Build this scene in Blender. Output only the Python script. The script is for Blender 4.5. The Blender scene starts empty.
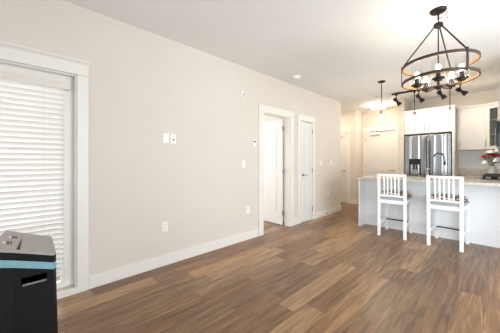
import bpy, bmesh, math, random
from mathutils import Vector, Matrix
random.seed(7)
SC = bpy.context.scene
COL = SC.collection
PI = math.pi

def lin(h):
    h = h.lstrip('#'); r = []
    for i in (0, 2, 4):
        c = int(h[i:i+2], 16)/255
        r.append(c/12.92 if c <= .04045 else ((c+.055)/1.055)**2.4)
    return (r[0], r[1], r[2], 1)

# ------------------------------------------------------------------ camera
cam_d = bpy.data.cameras.new('camera'); cam = bpy.data.objects.new('camera', cam_d); COL.objects.link(cam)
YAW = math.atan2(250, 241)
cam.location = (2.79, 0, 1.25); cam.rotation_euler = (PI/2, 0, YAW)
cam_d.sensor_width = 36; cam_d.lens = 241*36/500; cam_d.shift_y = -5.5/500
cam_d.clip_start = .05; cam_d.clip_end = 200
SC.camera = cam

# ------------------------------------------------------------------ world, daylight, exposure
W = bpy.data.worlds.new('sky'); SC.world = W; W.use_nodes = True
bg = W.node_tree.nodes['Background']; bg.inputs[0].default_value = (.86, .93, 1, 1); bg.inputs[1].default_value = 1.2
SC.view_settings.view_transform = 'Standard'; SC.view_settings.look = 'None'
SC.view_settings.gamma = 1; SC.view_settings.use_curve_mapping = False
SC.view_settings.exposure = 0.42

def area(name, loc, rot, sx, sy, power, colour, spread=180):
    d = bpy.data.lights.new(name, 'AREA'); d.shape = 'RECTANGLE'; d.size = sx; d.size_y = sy
    d.energy = power; d.color = colour; d.spread = math.radians(spread)
    o = bpy.data.objects.new(name, d); COL.objects.link(o); o.location = loc; o.rotation_euler = rot
    return o
# daylight entering by the room's windows (rear wall, right wall, bedroom window)
area('rear_window_daylight', (3.9, -2.92, 1.25), (PI/2+.12, 0, -.05), 2.0, 2.2, 33, (.86, .94, 1), 105)
area('right_window_daylight', (5.42, 2.5, 1.35), (PI/2+.22, 0, PI/2-.15), 2.0, 2.2, 78, (.82, .92, 1), 140)
area('blind_window_daylight', (-.55, -.5, 1.15), (PI/2, 0, -PI/2), 1.7, 2.0, 24, (.95, .98, 1))
area('side_hall_lamp', (-.75, 6.45, 2.70), (0, 0, 0), .3, .3, 9, (1, .84, .64))
area('bedroom_window_daylight', (-3.3, 2.6, 1.4), (PI/2, 0, -PI/2), 2.2, 1.8, 90, (.88, .95, 1))

# ------------------------------------------------------------------ materials
def nt(name):
    m = bpy.data.materials.new(name); m.use_nodes = True
    t = m.node_tree; return m, t, t.nodes['Principled BSDF']

def mat(name, hexc, rough=.5, metal=0, noise=.03, scale=6, bump=0, bscale=200, spec=.5, stretch=(1, 1, 1)):
    m, t, p = nt(name)
    p.inputs['Roughness'].default_value = rough; p.inputs['Metallic'].default_value = metal
    p.inputs['Specular IOR Level'].default_value = spec
    tc = t.nodes.new('ShaderNodeTexCoord')
    mp = t.nodes.new('ShaderNodeMapping'); mp.inputs['Scale'].default_value = stretch
    t.links.new(tc.outputs['Object'], mp.inputs[0])
    n = t.nodes.new('ShaderNodeTexNoise'); n.inputs['Scale'].default_value = scale; n.inputs['Detail'].default_value = 3
    t.links.new(mp.outputs[0], n.inputs['Vector'])
    c = lin(hexc); r = t.nodes.new('ShaderNodeValToRGB')
    r.color_ramp.elements[0].position = .3; r.color_ramp.elements[1].position = .7
    r.color_ramp.elements[0].color = tuple(v*(1-noise) for v in c[:3])+(1,)
    r.color_ramp.elements[1].color = tuple(min(1, v*(1+noise)) for v in c[:3])+(1,)
    t.links.new(n.outputs['Fac'], r.inputs[0]); t.links.new(r.outputs[0], p.inputs['Base Color'])
    if bump:
        n2 = t.nodes.new('ShaderNodeTexNoise'); n2.inputs['Scale'].default_value = bscale
        t.links.new(mp.outputs[0], n2.inputs['Vector'])
        b = t.nodes.new('ShaderNodeBump'); b.inputs['Strength'].default_value = bump; b.inputs['Distance'].default_value = .002
        t.links.new(n2.outputs['Fac'], b.inputs['Height']); t.links.new(b.outputs[0], p.inputs['Normal'])
    return m

def emit(name, colour, strength):
    m = bpy.data.materials.new(name); m.use_nodes = True; t = m.node_tree; t.nodes.clear()
    e = t.nodes.new('ShaderNodeEmission'); e.inputs[0].default_value = colour; e.inputs[1].default_value = strength
    o = t.nodes.new('ShaderNodeOutputMaterial'); t.links.new(e.outputs[0], o.inputs[0]); return m

def thin_glass(name, tint=(.95, .97, .97, 1), fac=.10):
    m = bpy.data.materials.new(name); m.use_nodes = True; t = m.node_tree; t.nodes.clear()
    a = t.nodes.new('ShaderNodeBsdfTransparent'); a.inputs[0].default_value = tint
    g = t.nodes.new('ShaderNodeBsdfGlossy'); g.inputs['Roughness'].default_value = .03
    lw = t.nodes.new('ShaderNodeLayerWeight'); lw.inputs[0].default_value = .25
    mu = t.nodes.new('ShaderNodeMath'); mu.operation = 'MULTIPLY_ADD'; mu.inputs[1].default_value = .10; mu.inputs[2].default_value = fac*.4
    t.links.new(lw.outputs['Facing'], mu.inputs[0])
    x = t.nodes.new('ShaderNodeMixShader'); t.links.new(mu.outputs[0], x.inputs[0])
    t.links.new(a.outputs[0], x.inputs[1]); t.links.new(g.outputs[0], x.inputs[2])
    o = t.nodes.new('ShaderNodeOutputMaterial'); t.links.new(x.outputs[0], o.inputs[0]); return m

def floor_material():
    m, t, p = nt('vinyl_plank'); N = t.nodes; K = t.links
    tc = N.new('ShaderNodeTexCoord'); sp = N.new('ShaderNodeSeparateXYZ'); K.new(tc.outputs['Object'], sp.inputs[0])
    def M(op, a, b=None, c=None):
        n = N.new('ShaderNodeMath'); n.operation = op
        for i, v in enumerate((a, b, c)):
            if v is None: continue
            if isinstance(v, (int, float)): n.inputs[i].default_value = v
            else: K.new(v, n.inputs[i])
        return n.outputs[0]
    WID, LEN = .18, 1.22
    u = M('DIVIDE', sp.outputs[0], WID); row = M('FLOOR', u); fu = M('FRACT', u)
    wn = N.new('ShaderNodeTexWhiteNoise'); wn.noise_dimensions = '1D'; K.new(row, wn.inputs['W'])
    v = M('ADD', M('DIVIDE', sp.outputs[1], LEN), wn.outputs['Value']); colm = M('FLOOR', v); fv = M('FRACT', v)
    cb = N.new('ShaderNodeCombineXYZ'); K.new(row, cb.inputs[0]); K.new(colm, cb.inputs[1])
    w2 = N.new('ShaderNodeTexWhiteNoise'); w2.noise_dimensions = '2D'; K.new(cb.outputs[0], w2.inputs['Vector'])
    # grain: noise stretched along the plank, shifted per plank
    gx = M('ADD', M('MULTIPLY', sp.outputs[0], 26), M('MULTIPLY', w2.outputs['Value'], 37))
    gy = M('ADD', M('MULTIPLY', sp.outputs[1], 1.9), M('MULTIPLY', w2.outputs['Value'], 91))
    gc = N.new('ShaderNodeCombineXYZ'); K.new(gx, gc.inputs[0]); K.new(gy, gc.inputs[1])
    g = N.new('ShaderNodeTexNoise'); g.inputs['Scale'].default_value = 1; g.inputs['Detail'].default_value = 6; g.inputs['Distortion'].default_value = 1.0
    K.new(gc.outputs[0], g.inputs['Vector'])
    g2c = N.new('ShaderNodeCombineXYZ'); K.new(M('MULTIPLY', gx, 5), g2c.inputs[0]); K.new(M('MULTIPLY', gy, 2), g2c.inputs[1])
    g2 = N.new('ShaderNodeTexNoise'); g2.inputs['Scale'].default_value = 1; g2.inputs['Detail'].default_value = 4; K.new(g2c.outputs[0], g2.inputs['Vector'])
    tone = M('ADD', M('ADD', M('ADD', M('MULTIPLY', M('POWER', w2.outputs['Value'], 2), .34), .06), M('MULTIPLY', g.outputs['Fac'], .86)), M('MULTIPLY_ADD', g2.outputs['Fac'], .36, -.10))
    def ramp(c0, c1, c2):
        r = N.new('ShaderNodeValToRGB'); e = r.color_ramp.elements
        e[0].position = .40; e[0].color = lin(c0); e[1].position = 1.0; e[1].color = lin(c2)
        k = e.new(.70); k.color = lin(c1); K.new(tone, r.inputs[0]); return r.outputs[0]
    w3 = N.new('ShaderNodeTexWhiteNoise'); w3.noise_dimensions = '3D'
    cb3 = N.new('ShaderNodeCombineXYZ'); K.new(row, cb3.inputs[0]); K.new(colm, cb3.inputs[1]); cb3.inputs[2].default_value = 5.5
    K.new(cb3.outputs[0], w3.inputs['Vector'])
    hm = N.new('ShaderNodeMix'); hm.data_type = 'RGBA'; K.new(w3.outputs['Value'], hm.inputs['Factor'])
    K.new(ramp('#56412f', '#826549', '#ad8c6b'), hm.inputs[6]); K.new(ramp('#583d29', '#8a6445', '#bb9166'), hm.inputs[7])
    # joints
    j1 = M('LESS_THAN', M('MINIMUM', fu, M('SUBTRACT', 1, fu)), .010)
    j2 = M('LESS_THAN', M('MINIMUM', fv, M('SUBTRACT', 1, fv)), .0015)
    jj = M('MAXIMUM', j1, j2)
    mx = N.new('ShaderNodeMix'); mx.data_type = 'RGBA'; K.new(M('MULTIPLY', jj, .55), mx.inputs['Factor'])
    K.new(hm.outputs[2], mx.inputs[6]); mx.inputs[7].default_value = lin('#3a271b')
    K.new(mx.outputs[2], p.inputs['Base Color'])
    K.new(M('MULTIPLY_ADD', g2.outputs['Fac'], .16, .27), p.inputs['Roughness'])
    p.inputs['Specular IOR Level'].default_value = .5
    b = N.new('ShaderNodeBump'); b.inputs['Strength'].default_value = .12; b.inputs['Distance'].default_value = .002
    K.new(M('SUBTRACT', g2.outputs['Fac'], jj), b.inputs['Height']); K.new(b.outputs[0], p.inputs['Normal'])
    return m

def tile_material():
    m, t, p = nt('white_tile'); N = t.nodes; K = t.links
    tc = N.new('ShaderNodeTexCoord'); sp = N.new('ShaderNodeSeparateXYZ'); K.new(tc.outputs['Object'], sp.inputs[0])
    cb = N.new('ShaderNodeCombineXYZ'); K.new(sp.outputs[0], cb.inputs[0]); K.new(sp.outputs[2], cb.inputs[1])
    b = N.new('ShaderNodeTexBrick'); b.inputs['Scale'].default_value = 1; b.inputs['Brick Width'].default_value = .15
    b.inputs['Row Height'].default_value = .075; b.inputs['Mortar Size'].default_value = .003
    b.inputs['Color1'].default_value = lin('#e2e1dc'); b.inputs['Color2'].default_value = lin('#eeece7'); b.inputs['Mortar'].default_value = lin('#f2f0ec')
    K.new(cb.outputs[0], b.inputs['Vector']); K.new(b.outputs['Color'], p.inputs['Base Color']); p.inputs['Roughness'].default_value = .2
    return m

def granite_material():
    m, t, p = nt('speckled_granite'); N = t.nodes; K = t.links
    tc = N.new('ShaderNodeTexCoord')
    v = N.new('ShaderNodeTexVoronoi'); v.inputs['Scale'].default_value = 90; K.new(tc.outputs['Object'], v.inputs['Vector'])
    n = N.new('ShaderNodeTexNoise'); n.inputs['Scale'].default_value = 30; n.inputs['Detail'].default_value = 5; K.new(tc.outputs['Object'], n.inputs['Vector'])
    a = N.new('ShaderNodeMix'); a.data_type = 'RGBA'; a.inputs['Factor'].default_value = .5
    K.new(v.outputs['Color'], a.inputs[6]); K.new(n.outputs['Fac'], a.inputs[7])
    r = N.new('ShaderNodeValToRGB'); e = r.color_ramp.elements
    e[0].position = .25; e[0].color = lin('#a09a91'); e[1].position = .7; e[1].color = lin('#e2dace')
    k = e.new(.45); k.color = lin('#cbc3b6')
    K.new(a.outputs[2], r.inputs[0]); K.new(r.outputs[0], p.inputs['Base Color']); p.inputs['Roughness'].default_value = .22
    return m

def floral_material():
    m, t, p = nt('floral_fabric'); N = t.nodes; K = t.links
    tc = N.new('ShaderNodeTexCoord')
    n0 = N.new('ShaderNodeTexNoise'); n0.inputs['Scale'].default_value = 18; K.new(tc.outputs['Object'], n0.inputs['Vector'])
    ad = N.new('ShaderNodeMix'); ad.data_type = 'VECTOR'; ad.inputs['Factor'].default_value = .06
    K.new(tc.outputs['Object'], ad.inputs[4]); K.new(n0.outputs['Color'], ad.inputs[5])
    v = N.new('ShaderNodeTexVoronoi'); v.inputs['Scale'].default_value = 17; K.new(ad.outputs[1], v.inputs['Vector'])
    r = N.new('ShaderNodeValToRGB'); r.color_ramp.interpolation = 'CONSTANT'; e = r.color_ramp.elements
    e[0].position = 0; e[0].color = lin('#8a5a52'); e[1].position = .14; e[1].color = lin('#f3e8e0')
    a = e.new(.37); a.color = lin('#c4a49c'); c = e.new(.47); c.color = lin('#4a3e39')
    K.new(v.outputs['Distance'], r.inputs[0]); K.new(r.outputs[0], p.inputs['Base Color']); p.inputs['Roughness'].default_value = .85
    return m

def steel_material():
    m, t, p = nt('brushed_steel'); N = t.nodes; K = t.links
    tc = N.new('ShaderNodeTexCoord'); mp = N.new('ShaderNodeMapping'); mp.inputs['Scale'].default_value = (8, 8, .08); K.new(tc.outputs['Object'], mp.inputs[0])
    n = N.new('ShaderNodeTexNoise'); n.inputs['Scale'].default_value = 1; n.inputs['Detail'].default_value = 2; K.new(mp.outputs[0], n.inputs['Vector'])
    b = N.new('ShaderNodeBump'); b.inputs['Strength'].default_value = .8; b.inputs['Distance'].default_value = .05
    K.new(n.outputs['Fac'], b.inputs['Height']); K.new(b.outputs[0], p.inputs['Normal'])
    p.inputs['Base Color'].default_value = lin('#a3a4a5'); p.inputs['Metallic'].default_value = 1; p.inputs['Roughness'].default_value = .24
    return m

def slat_material():
    m, t, p = nt('blind_white'); N = t.nodes; K = t.links
    p.inputs['Base Color'].default_value = lin('#f3efeb'); p.inputs['Roughness'].default_value = .45
    tr = N.new('ShaderNodeBsdfTranslucent'); tr.inputs[0].default_value = lin('#faf4f0')
    x = N.new('ShaderNodeMixShader'); x.inputs[0].default_value = .25
    K.new(p.outputs[0], x.inputs[1]); K.new(tr.outputs[0], x.inputs[2]); K.new(x.outputs[0], N['Material Output'].inputs[0])
    return m

MT = {}
MT['wall'] = mat('beige_paint', '#dcd3c8', .75, noise=.012, scale=2, bump=.05, bscale=350, spec=.2)
MT['ceil'] = mat('ceiling_paint', '#f2f2f0', .9, noise=.01, scale=2, bump=.08, bscale=300, spec=.1)
MT['trim'] = mat('white_trim', '#e9e4dc', .4, noise=.008)
MT['door'] = mat('door_white', '#e3e1de', .42, noise=.008)
MT['cab'] = mat('cabinet_white', '#dfdbd6', .38, noise=.008)
MT['island'] = mat('island_white', '#eef0f1', .4, noise=.008)
MT['stool'] = mat('stool_white', '#f6f6f5', .35, noise=.008)
MT['pad'] = mat('grey_seat_cloth', '#a3aaae', .9, noise=.05, scale=80, bump=.2, bscale=600)
MT['cream'] = mat('valance_cream', '#e2dad0', .5, noise=.01)
MT['plastic'] = mat('white_plastic', '#f3f0ea', .4, noise=.01)
MT['dark'] = mat('dark_slot', '#2b2724', .6)
MT['bronze'] = mat('dark_bronze', '#2c2622', .45, .6, noise=.15, scale=20)
MT['wood'] = mat('ring_wood', '#9a6b3f', .5, noise=.25, scale=25, stretch=(1, 1, 6))
MT['ringband'] = mat('dark_wood', '#3d2a1a', .5, noise=.2, scale=25)
MT['nickel'] = mat('satin_nickel', '#a7a6a3', .3, 1, noise=.04)
MT['chrome'] = mat('chrome', '#70757a', .12, 1, noise=.02)
MT['black'] = mat('black_plastic', '#0d0b0b', .6, spec=.25, noise=.12, scale=40, bump=.1, bscale=500)
MT['acgrey'] = mat('grey_plastic', '#a39d98', .45, noise=.03, scale=30)
MT['gap'] = mat('black_gap', '#0e0e0f', .6)
MT['tape'] = mat('blue_tape', '#7ca7b3', .6, noise=.08, scale=30)
MT['blackgloss'] = mat('black_glass', '#15191b', .08, noise=.02)
MT['iron'] = mat('cast_iron', '#1c1b1b', .5, noise=.15, scale=40)
MT['greentint'] = mat('teal_dark_glass', '#20363a', .08)
MT['red'] = mat('rose_red', '#8e1022', .6, noise=.25, scale=30)
MT['petal'] = mat('rose_white', '#f4f1ea', .6, noise=.05, scale=30)
MT['leaf'] = mat('leaf_green', '#3f6a35', .5, noise=.3, scale=30)
MT['ceramic'] = mat('white_ceramic', '#efefed', .15)
MT['grass'] = mat('outside_ground', '#8d8f86', .9, noise=.1)
MT['floor'] = floor_material(); MT['tile'] = tile_material(); MT['granite'] = granite_material()
MT['floral'] = floral_material(); MT['steel'] = steel_material(); MT['slat'] = slat_material()
MT['glass'] = thin_glass('clear_glass', (.98, .985, .985, 1), .05); MT['pane'] = thin_glass('window_glass', (.93, .97, .97, 1), .15)
MT['bulb'] = emit('warm_bulb', (1, .86, .68, 1), 9)
MT['pbulb'] = emit('pendant_bulb', (1, .88, .74, 1), 18)
MT['diffuser'] = emit('ceiling_light_diffuser', (1, .85, .66, 1), 34)

# ------------------------------------------------------------------ mesh builder
class MB:
    def __init__(s): s.bm = bmesh.new()
    def _add(s, geom_bm, M=None):
        if M is not None: geom_bm.transform(M)
        me = bpy.data.meshes.new('tmp'); geom_bm.to_mesh(me); geom_bm.free(); s.bm.from_mesh(me); bpy.data.meshes.remove(me)
        return s
    def box(s, x0, x1, y0, y1, z0, z1, bev=0, M=None, seg=2):
        b = bmesh.new(); bmesh.ops.create_cube(b, size=1)
        b.transform(Matrix.Translation(((x0+x1)/2, (y0+y1)/2, (z0+z1)/2)) @ Matrix.Diagonal((x1-x0, y1-y0, z1-z0, 1)))
        if bev: bmesh.ops.bevel(b, geom=b.edges[:], offset=bev, segments=seg, profile=.6, affect='EDGES')
        return s._add(b, M)
    def lathe(s, prof, seg=24, M=None, caps=True):
        b = bmesh.new(); rings = []
        for r, z in prof:
            if r < 1e-6: rings.append([b.verts.new((0, 0, z))])
            else: rings.append([b.verts.new((r*math.cos(2*PI*i/seg), r*math.sin(2*PI*i/seg), z)) for i in range(seg)])
        for a, c in zip(rings, rings[1:]):
            for i in range(seg):
                j = (i+1) % seg
                if len(a) == 1 and len(c) == 1: continue
                if len(a) == 1: b.faces.new((a[0], c[j], c[i]))
                elif len(c) == 1: b.faces.new((a[i], a[j], c[0]))
                else: b.faces.new((a[i], a[j], c[j], c[i]))
        if caps:
            if len(rings[0]) > 1: b.faces.new(rings[0][::-1])
            if len(rings[-1]) > 1: b.faces.new(rings[-1])
        bmesh.ops.recalc_face_normals(b, faces=b.faces[:])
        return s._add(b, M)
    def cyl(s, p0, p1, r0, r1=None, seg=16):
        p0 = Vector(p0); p1 = Vector(p1); d = p1-p0; r1 = r0 if r1 is None else r1
        q = d.to_track_quat('Z', 'Y').to_matrix().to_4x4()
        return s.lathe([(r0, 0), (r1, d.length)], seg, Matrix.Translation(p0) @ q)
    def tube(s, pts, r, seg=10):
        b = bmesh.new(); pts = [Vector(p) for p in pts]; prev = None; n = len(pts)
        up = Vector((0, 0, 1)); N = None
        for i, p in enumerate(pts):
            t = (pts[min(i+1, n-1)]-pts[max(i-1, 0)]).normalized()
            if N is None:
                N = t.cross(up) if abs(t.dot(up)) < .95 else t.cross(Vector((1, 0, 0)))
            N = (N - t*N.dot(t)).normalized(); B = t.cross(N)
            rr = r[i] if isinstance(r, (list, tuple)) else r
            ring = [b.verts.new(p + N*rr*math.cos(2*PI*k/seg) + B*rr*math.sin(2*PI*k/seg)) for k in range(seg)]
            if prev:
                for k in range(seg): b.faces.new((prev[k], prev[(k+1) % seg], ring[(k+1) % seg], ring[k]))
            else: b.faces.new(ring[::-1])
            prev = ring
        b.faces.new(prev); bmesh.ops.recalc_face_normals(b, faces=b.faces[:])
        return s._add(b)
    def prism(s, pts, z0, z1, bev=0, M=None, dz=None):
        b = bmesh.new()
        lo = [b.verts.new((x, y, z0)) for x, y in pts]
        hi = [b.verts.new((x, y, z1 if dz is None else dz(x, y))) for x, y in pts]
        b.faces.new(lo[::-1]); b.faces.new(hi)
        for i in range(len(pts)):
            j = (i+1) % len(pts); b.faces.new((lo[i], lo[j], hi[j], hi[i]))
        bmesh.ops.recalc_face_normals(b, faces=b.faces[:])
        if bev: bmesh.ops.bevel(b, geom=b.edges[:], offset=bev, segments=2, profile=.6, affect='EDGES')
        return s._add(b, M)
    def ring(s, ro, ri, z0, z1, seg=64, M=None):
        return s.lathe([(ri, z0), (ro, z0), (ro, z1), (ri, z1), (ri, z0)], seg, M, caps=False)
    def sphere(s, c, r, sc=(1, 1, 1), seg=14):
        b = bmesh.new(); bmesh.ops.create_uvsphere(b, u_segments=seg, v_segments=max(6, seg//2+1), radius=r)
        return s._add(b, Matrix.Translation(c) @ Matrix.Diagonal((sc[0], sc[1], sc[2], 1)))
    def build(s, name, m, parent=None, smooth=None, origin=None):
        me = bpy.data.meshes.new(name)
        o = bpy.data.objects.new(name, me)
        off = Vector((0, 0, 0))
        if parent:
            o.parent = parent; off = root_of(parent)
        elif origin: o.location = origin; off = Vector(origin)
        s.bm.transform(Matrix.Translation(-off)); s.bm.to_mesh(me); s.bm.free()
        me.materials.append(MT[m] if isinstance(m, str) else m)
        if smooth:
            me.polygons.foreach_set('use_smooth', [True]*len(me.polygons))
            me.set_sharp_from_angle(angle=math.radians(smooth if smooth is not True else 40))
        COL.objects.link(o); return o

def root_of(o):
    while o.parent: o = o.parent
    return Vector(o.location)

def tag(o, label, cat, group=None, kind=None):
    o['label'] = label; o['category'] = cat
    if group: o['group'] = group
    if kind: o['kind'] = kind
    return o
def thing(name, loc, label, cat, group=None, kind=None):
    o = bpy.data.objects.new(name, None); o.empty_display_size = .1; COL.objects.link(o); o.location = loc
    return tag(o, label, cat, group, kind)
def struct(o, label, cat): return tag(o, label, cat, None, 'structure')
def dup(root, loc, label):
    r = root.copy(); COL.objects.link(r); r.location = loc; r['label'] = label
    def kids(src, dst):
        for ch in list(src.children):
            if ch.users_collection:
                c = ch.copy(); COL.objects.link(c); c.parent = dst; kids(ch, c)
    kids(root, r); return r

# ================================================================== THE SETTING
H = 2.73
struct(MB().box(-3.6, 5.6, -3.1, 7.7, -.1, 0).build('floor', 'floor'), 'brown wood-look plank floor running through the whole room', 'floor')
struct(MB().box(-3.6, 5.6, -3.1, 7.7, H, H+.1).build('ceiling', 'ceil'), 'flat pale grey ceiling', 'ceiling')

WY1 = .405   # right edge of window opening
b = MB()
b.box(-.12, 0, -3, -1.40, 0, H); b.box(-.12, 0, -1.40, WY1, 0, .05); b.box(-.12, 0, -1.40, WY1, 2.065, H)
b.box(-.12, 0, WY1, 2.99, 0, H); b.box(-.12, 0, 2.99, 3.745, 2.08, H); b.box(-.12, 0, 3.745, 4.085, 0, H)
b.box(-.12, 0, 4.085, 4.525, 2.07, H); b.box(-.12, 0, 4.525, 5.87, 0, H)
struct(b.build('wall_left', 'wall'), 'long beige wall with the window and two white doors', 'wall')
struct(MB().box(-1.5, -.10, 7.06, 7.18, 0, H).build('wall_hall', 'wall'), 'beige wall at the end of the side hall behind the corner', 'wall')
struct(MB().box(-.22, -.10, 7.18, 7.62, 0, H).build('wall_entry_left', 'wall'), 'short beige wall left of the entry door', 'wall')
b = MB(); b.box(-.10, -.005, 7.5, 7.62, 0, H).box(-.005, .815, 7.5, 7.62, 2.11, H).box(.815, 1.235, 7.5, 7.62, 0, H)
struct(b.build('wall_entry', 'wall'), 'beige wall around the entry door', 'wall')
struct(MB().box(1.11, 1.233, 6.5, 7.5, 0, H).build('wall_divider', 'wall'), 'narrow wall end between the entry and the refrigerator', 'wall')
struct(MB().box(1.235, 3.2, 7.12, 7.24, 0, H).build('wall_back', 'wall'), 'beige kitchen wall above the cabinets', 'wall')
struct(MB().box(3.2, 3.32, 4.6, 7.24, 0, H).build('wall_kitchen_right', 'wall'), 'kitchen wall behind the range', 'wall')
struct(MB().box(3.32, 5.5, 4.6, 4.72, 0, H).build('wall_dining', 'wall'), 'beige wall right of the kitchen', 'wall')
b = MB(); b.box(5.5, 5.6, -3, -1.2, 0, H).box(5.5, 5.6, 3.6, 4.72, 0, H).box(5.5, 5.6, -1.2, 3.6, 0, .2).box(5.5, 5.6, -1.2, 3.6, 2.5, H)
struct(b.build('wall_right', 'wall'), 'living room wall with the wide window', 'wall')
b = MB(); b.box(-.12, .3, -3.1, -3, 0, H).box(4.9, 5.6, -3.1, -3, 0, H).box(.3, 4.9, -3.1, -3, 0, .1).box(.3, 4.9, -3.1, -3, 2.4, H)
struct(b.build('wall_rear', 'wall'), 'living room wall with the patio window', 'wall')
# bedroom and side hall shells behind the left wall
b = MB(); b.box(-3.6, -.12, 3.98, 4.07, 0, H).box(-3.6, -.12, .9, 1.0, 0, H)
b.box(-3.6, -3.48, 1.0, 3.98, 0, .8).box(-3.6, -3.48, 1.0, 3.98, 2.3, H).box(-3.6, -3.48, 1.0, 1.5, .8, 2.3).box(-3.6, -3.48, 3.7, 3.98, .8, 2.3)
struct(b.build('wall_bedroom', 'wall'), 'bedroom walls seen through the open door', 'wall')
b = MB(); b.box(-1.5, -.12, 5.75, 5.87, 0, H).box(-1.62, -1.5, 4.07, 7.18, 0, H)
struct(b.build('wall_hall_side', 'wall'), 'side hall walls behind the corner', 'wall')

# baseboards
def skirting(name, segs, label):
    b = MB()
    for x0, x1, y0, y1 in segs: b.box(x0, x1, y0, y1, 0, .127, .003)
    struct(b.build(name, 'trim'), label, 'baseboard')
skirting('baseboard_left', [(0, .014, .497, 2.875), (0, .014, 3.80, 3.985), (0, .014, 4.625, 5.87), (-.12, .014, 5.87, 5.884)], 'white baseboard along the long beige wall')
skirting('baseboard_hall', [(-.28, -.10, 7.046, 7.06), (-.10, -.086, 7.046, 7.5)], 'white baseboard by the side hall door')

# casings
def casing(name, y0, y1, z1, w, label, flare=False, bottom=0):
    """door or window casing on the left wall; y0..y1 and z1 bound the clear opening"""
    b = MB(); x1 = .02
    b.box(0, x1, y0-w, y0, 0, z1, .002); b.box(0, x1, y1, y1+w, 0, z1, .002)
    if flare:
        b.box(0, x1+.008, y0-w-.008, y1+w+.008, z1, z1+.014, .004)
        b.box(0, x1, y0-w, y1+w, z1+.014, z1+.108, .002)
        pts = [(0, z1+.100), (x1, z1+.100), (x1+.006, z1+.112), (x1+.022, z1+.128), (x1+.024, z1+.138), (0, z1+.138)]
        bb = bmesh.new()
        def ringv(ya, grow):
            return [bb.verts.new((px, ya+grow*max(0, px-x1), pz)) for px, pz in pts]
        r0 = ringv(y0-w, -1); r1 = ringv(y1+w, 1)
        bb.faces.new(r0); bb.faces.new(r1[::-1])
        for i in range(len(pts)):
            j = (i+1) % len(pts); bb.faces.new((r0[i], r1[i], r1[j], r0[j]))
        bmesh.ops.recalc_face_normals(bb, faces=bb.faces[:]); b._add(bb)
    else:
        b.box(0, x1+.004, y0-w-.006, y1+w+.006, z1, z1+.115, .003)
    # jamb lining
    b.box(-.12, 0, y0, y0+.012, bottom, z1); b.box(-.12, 0, y1-.012, y1, bottom, z1); b.box(-.12, 0, y0+.012, y1-.012, z1-.012, z1)
    if bottom:
        b.box(0, x1, y0, y1, 0, bottom, .002)
    return struct(b.build(name, 'trim'), label, 'trim')
casing('trim_1', -1.40, WY1, 2.065, .09, 'white window casing with a flared head on the left', True, .055)
casing('trim_2', 2.99, 3.745, 2.08, .11, 'white casing around the open bedroom doorway')
casing('trim_3', 4.085, 4.525, 2.07, .10, 'white casing around the narrow closet door')
b = MB(); b.box(-.36, -.28, 7.04, 7.06, 0, 2.10, .002).box(-1.16, -.27, 7.036, 7.06, 2.10, 2.21, .002).box(-1.15, -1.07, 7.04, 7.06, 0, 2.10, .002)
struct(b.build('trim_4', 'trim'), 'white casing around the side hall door', 'trim')
b = MB(); b.box(-.07, 0, 7.48, 7.5, 0, 2.115, .002).box(.81, .88, 7.48, 7.5, 0, 2.115, .002).box(-.08, .89, 7.475, 7.5, 2.115, 2.23, .002)
b.box(-.005, 0, 7.5, 7.62, 0, 2.115).box(.81, .815, 7.5, 7.62, 0, 2.115)
struct(b.build('trim_5', 'trim'), 'white casing around the entry door', 'trim')

# window_1 : tall glazed opening with white frame
w = thing('window_1', (-.09, -.5, .055), 'tall white framed window behind the closed blind', 'window', kind='structure')
b = MB(); fx0, fx1 = -.118, -.072
b.box(fx0, fx1, -1.388, -1.33, .055, 2.053).box(fx0, fx1, WY1-.115, WY1-.012, .055, 2.053)
b.box(fx0, fx1, -1.33, WY1-.115, .055, .115).box(fx0, fx1, -1.33, WY1-.115, 1.995, 2.053).box(fx0, fx1, -.53, -.46, .115, 1.995)
b.build('window_frame', 'trim', w)
MB().box(-.100, -.094, -1.33, -.53, .115, 1.995).box(-.100, -.094, -.46, WY1-.115, .115, 1.995).build('pane', 'pane', w)

# ------------------------------------------------------------------ doors
def shaker(b, T, wd, ht, th, panels, st=.1, rec=.008):
    """door slab in local x (0..wd), y (-th..0, room side is -y), z; recessed panels"""
    b.box(0, wd, -th+rec, -rec, .01, ht, M=T)
    zs = sorted(panels)
    for y0, y1 in ((-th, -th+rec), (-rec, 0)):
        b.box(0, st, y0, y1, .01, ht, .002, M=T); b.box(wd-st, wd, y0, y1, .01, ht, .002, M=T)
        prev = .01
        for a, c in zs:
            b.box(st, wd-st, y0, y1, prev, a, .002, M=T); prev = c
        b.box(st, wd-st, y0, y1, prev, ht, .002, M=T)
        for a, c in zs:   # raised field inside the panel
            b.box(st+.035, wd-st-.035, y0+(.003 if y0 < -rec else 0), y1-(0 if y0 < -rec else .003), a+.035, c-.035, .002, M=T)
def lever(T, wd, z, parent, side, th, direction):
    b = MB(); x = side
    for s, y in ((-1, -th),):
        b.cyl(T @ Vector((x, y, z)), T @ Vector((x, y-.01, z)), .026)
        b.cyl(T @ Vector((x, y-.01, z)), T @ Vector((x, y-.05, z)), .009)
        b.tube([T @ Vector((x, y-.05, z)), T @ Vector((x+direction*.03, y-.055, z)), T @ Vector((x+direction*.115, y-.05, z+.003))], [.011, .010, .008])
    return b.build('lever_handle', 'nickel', parent, True)
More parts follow.
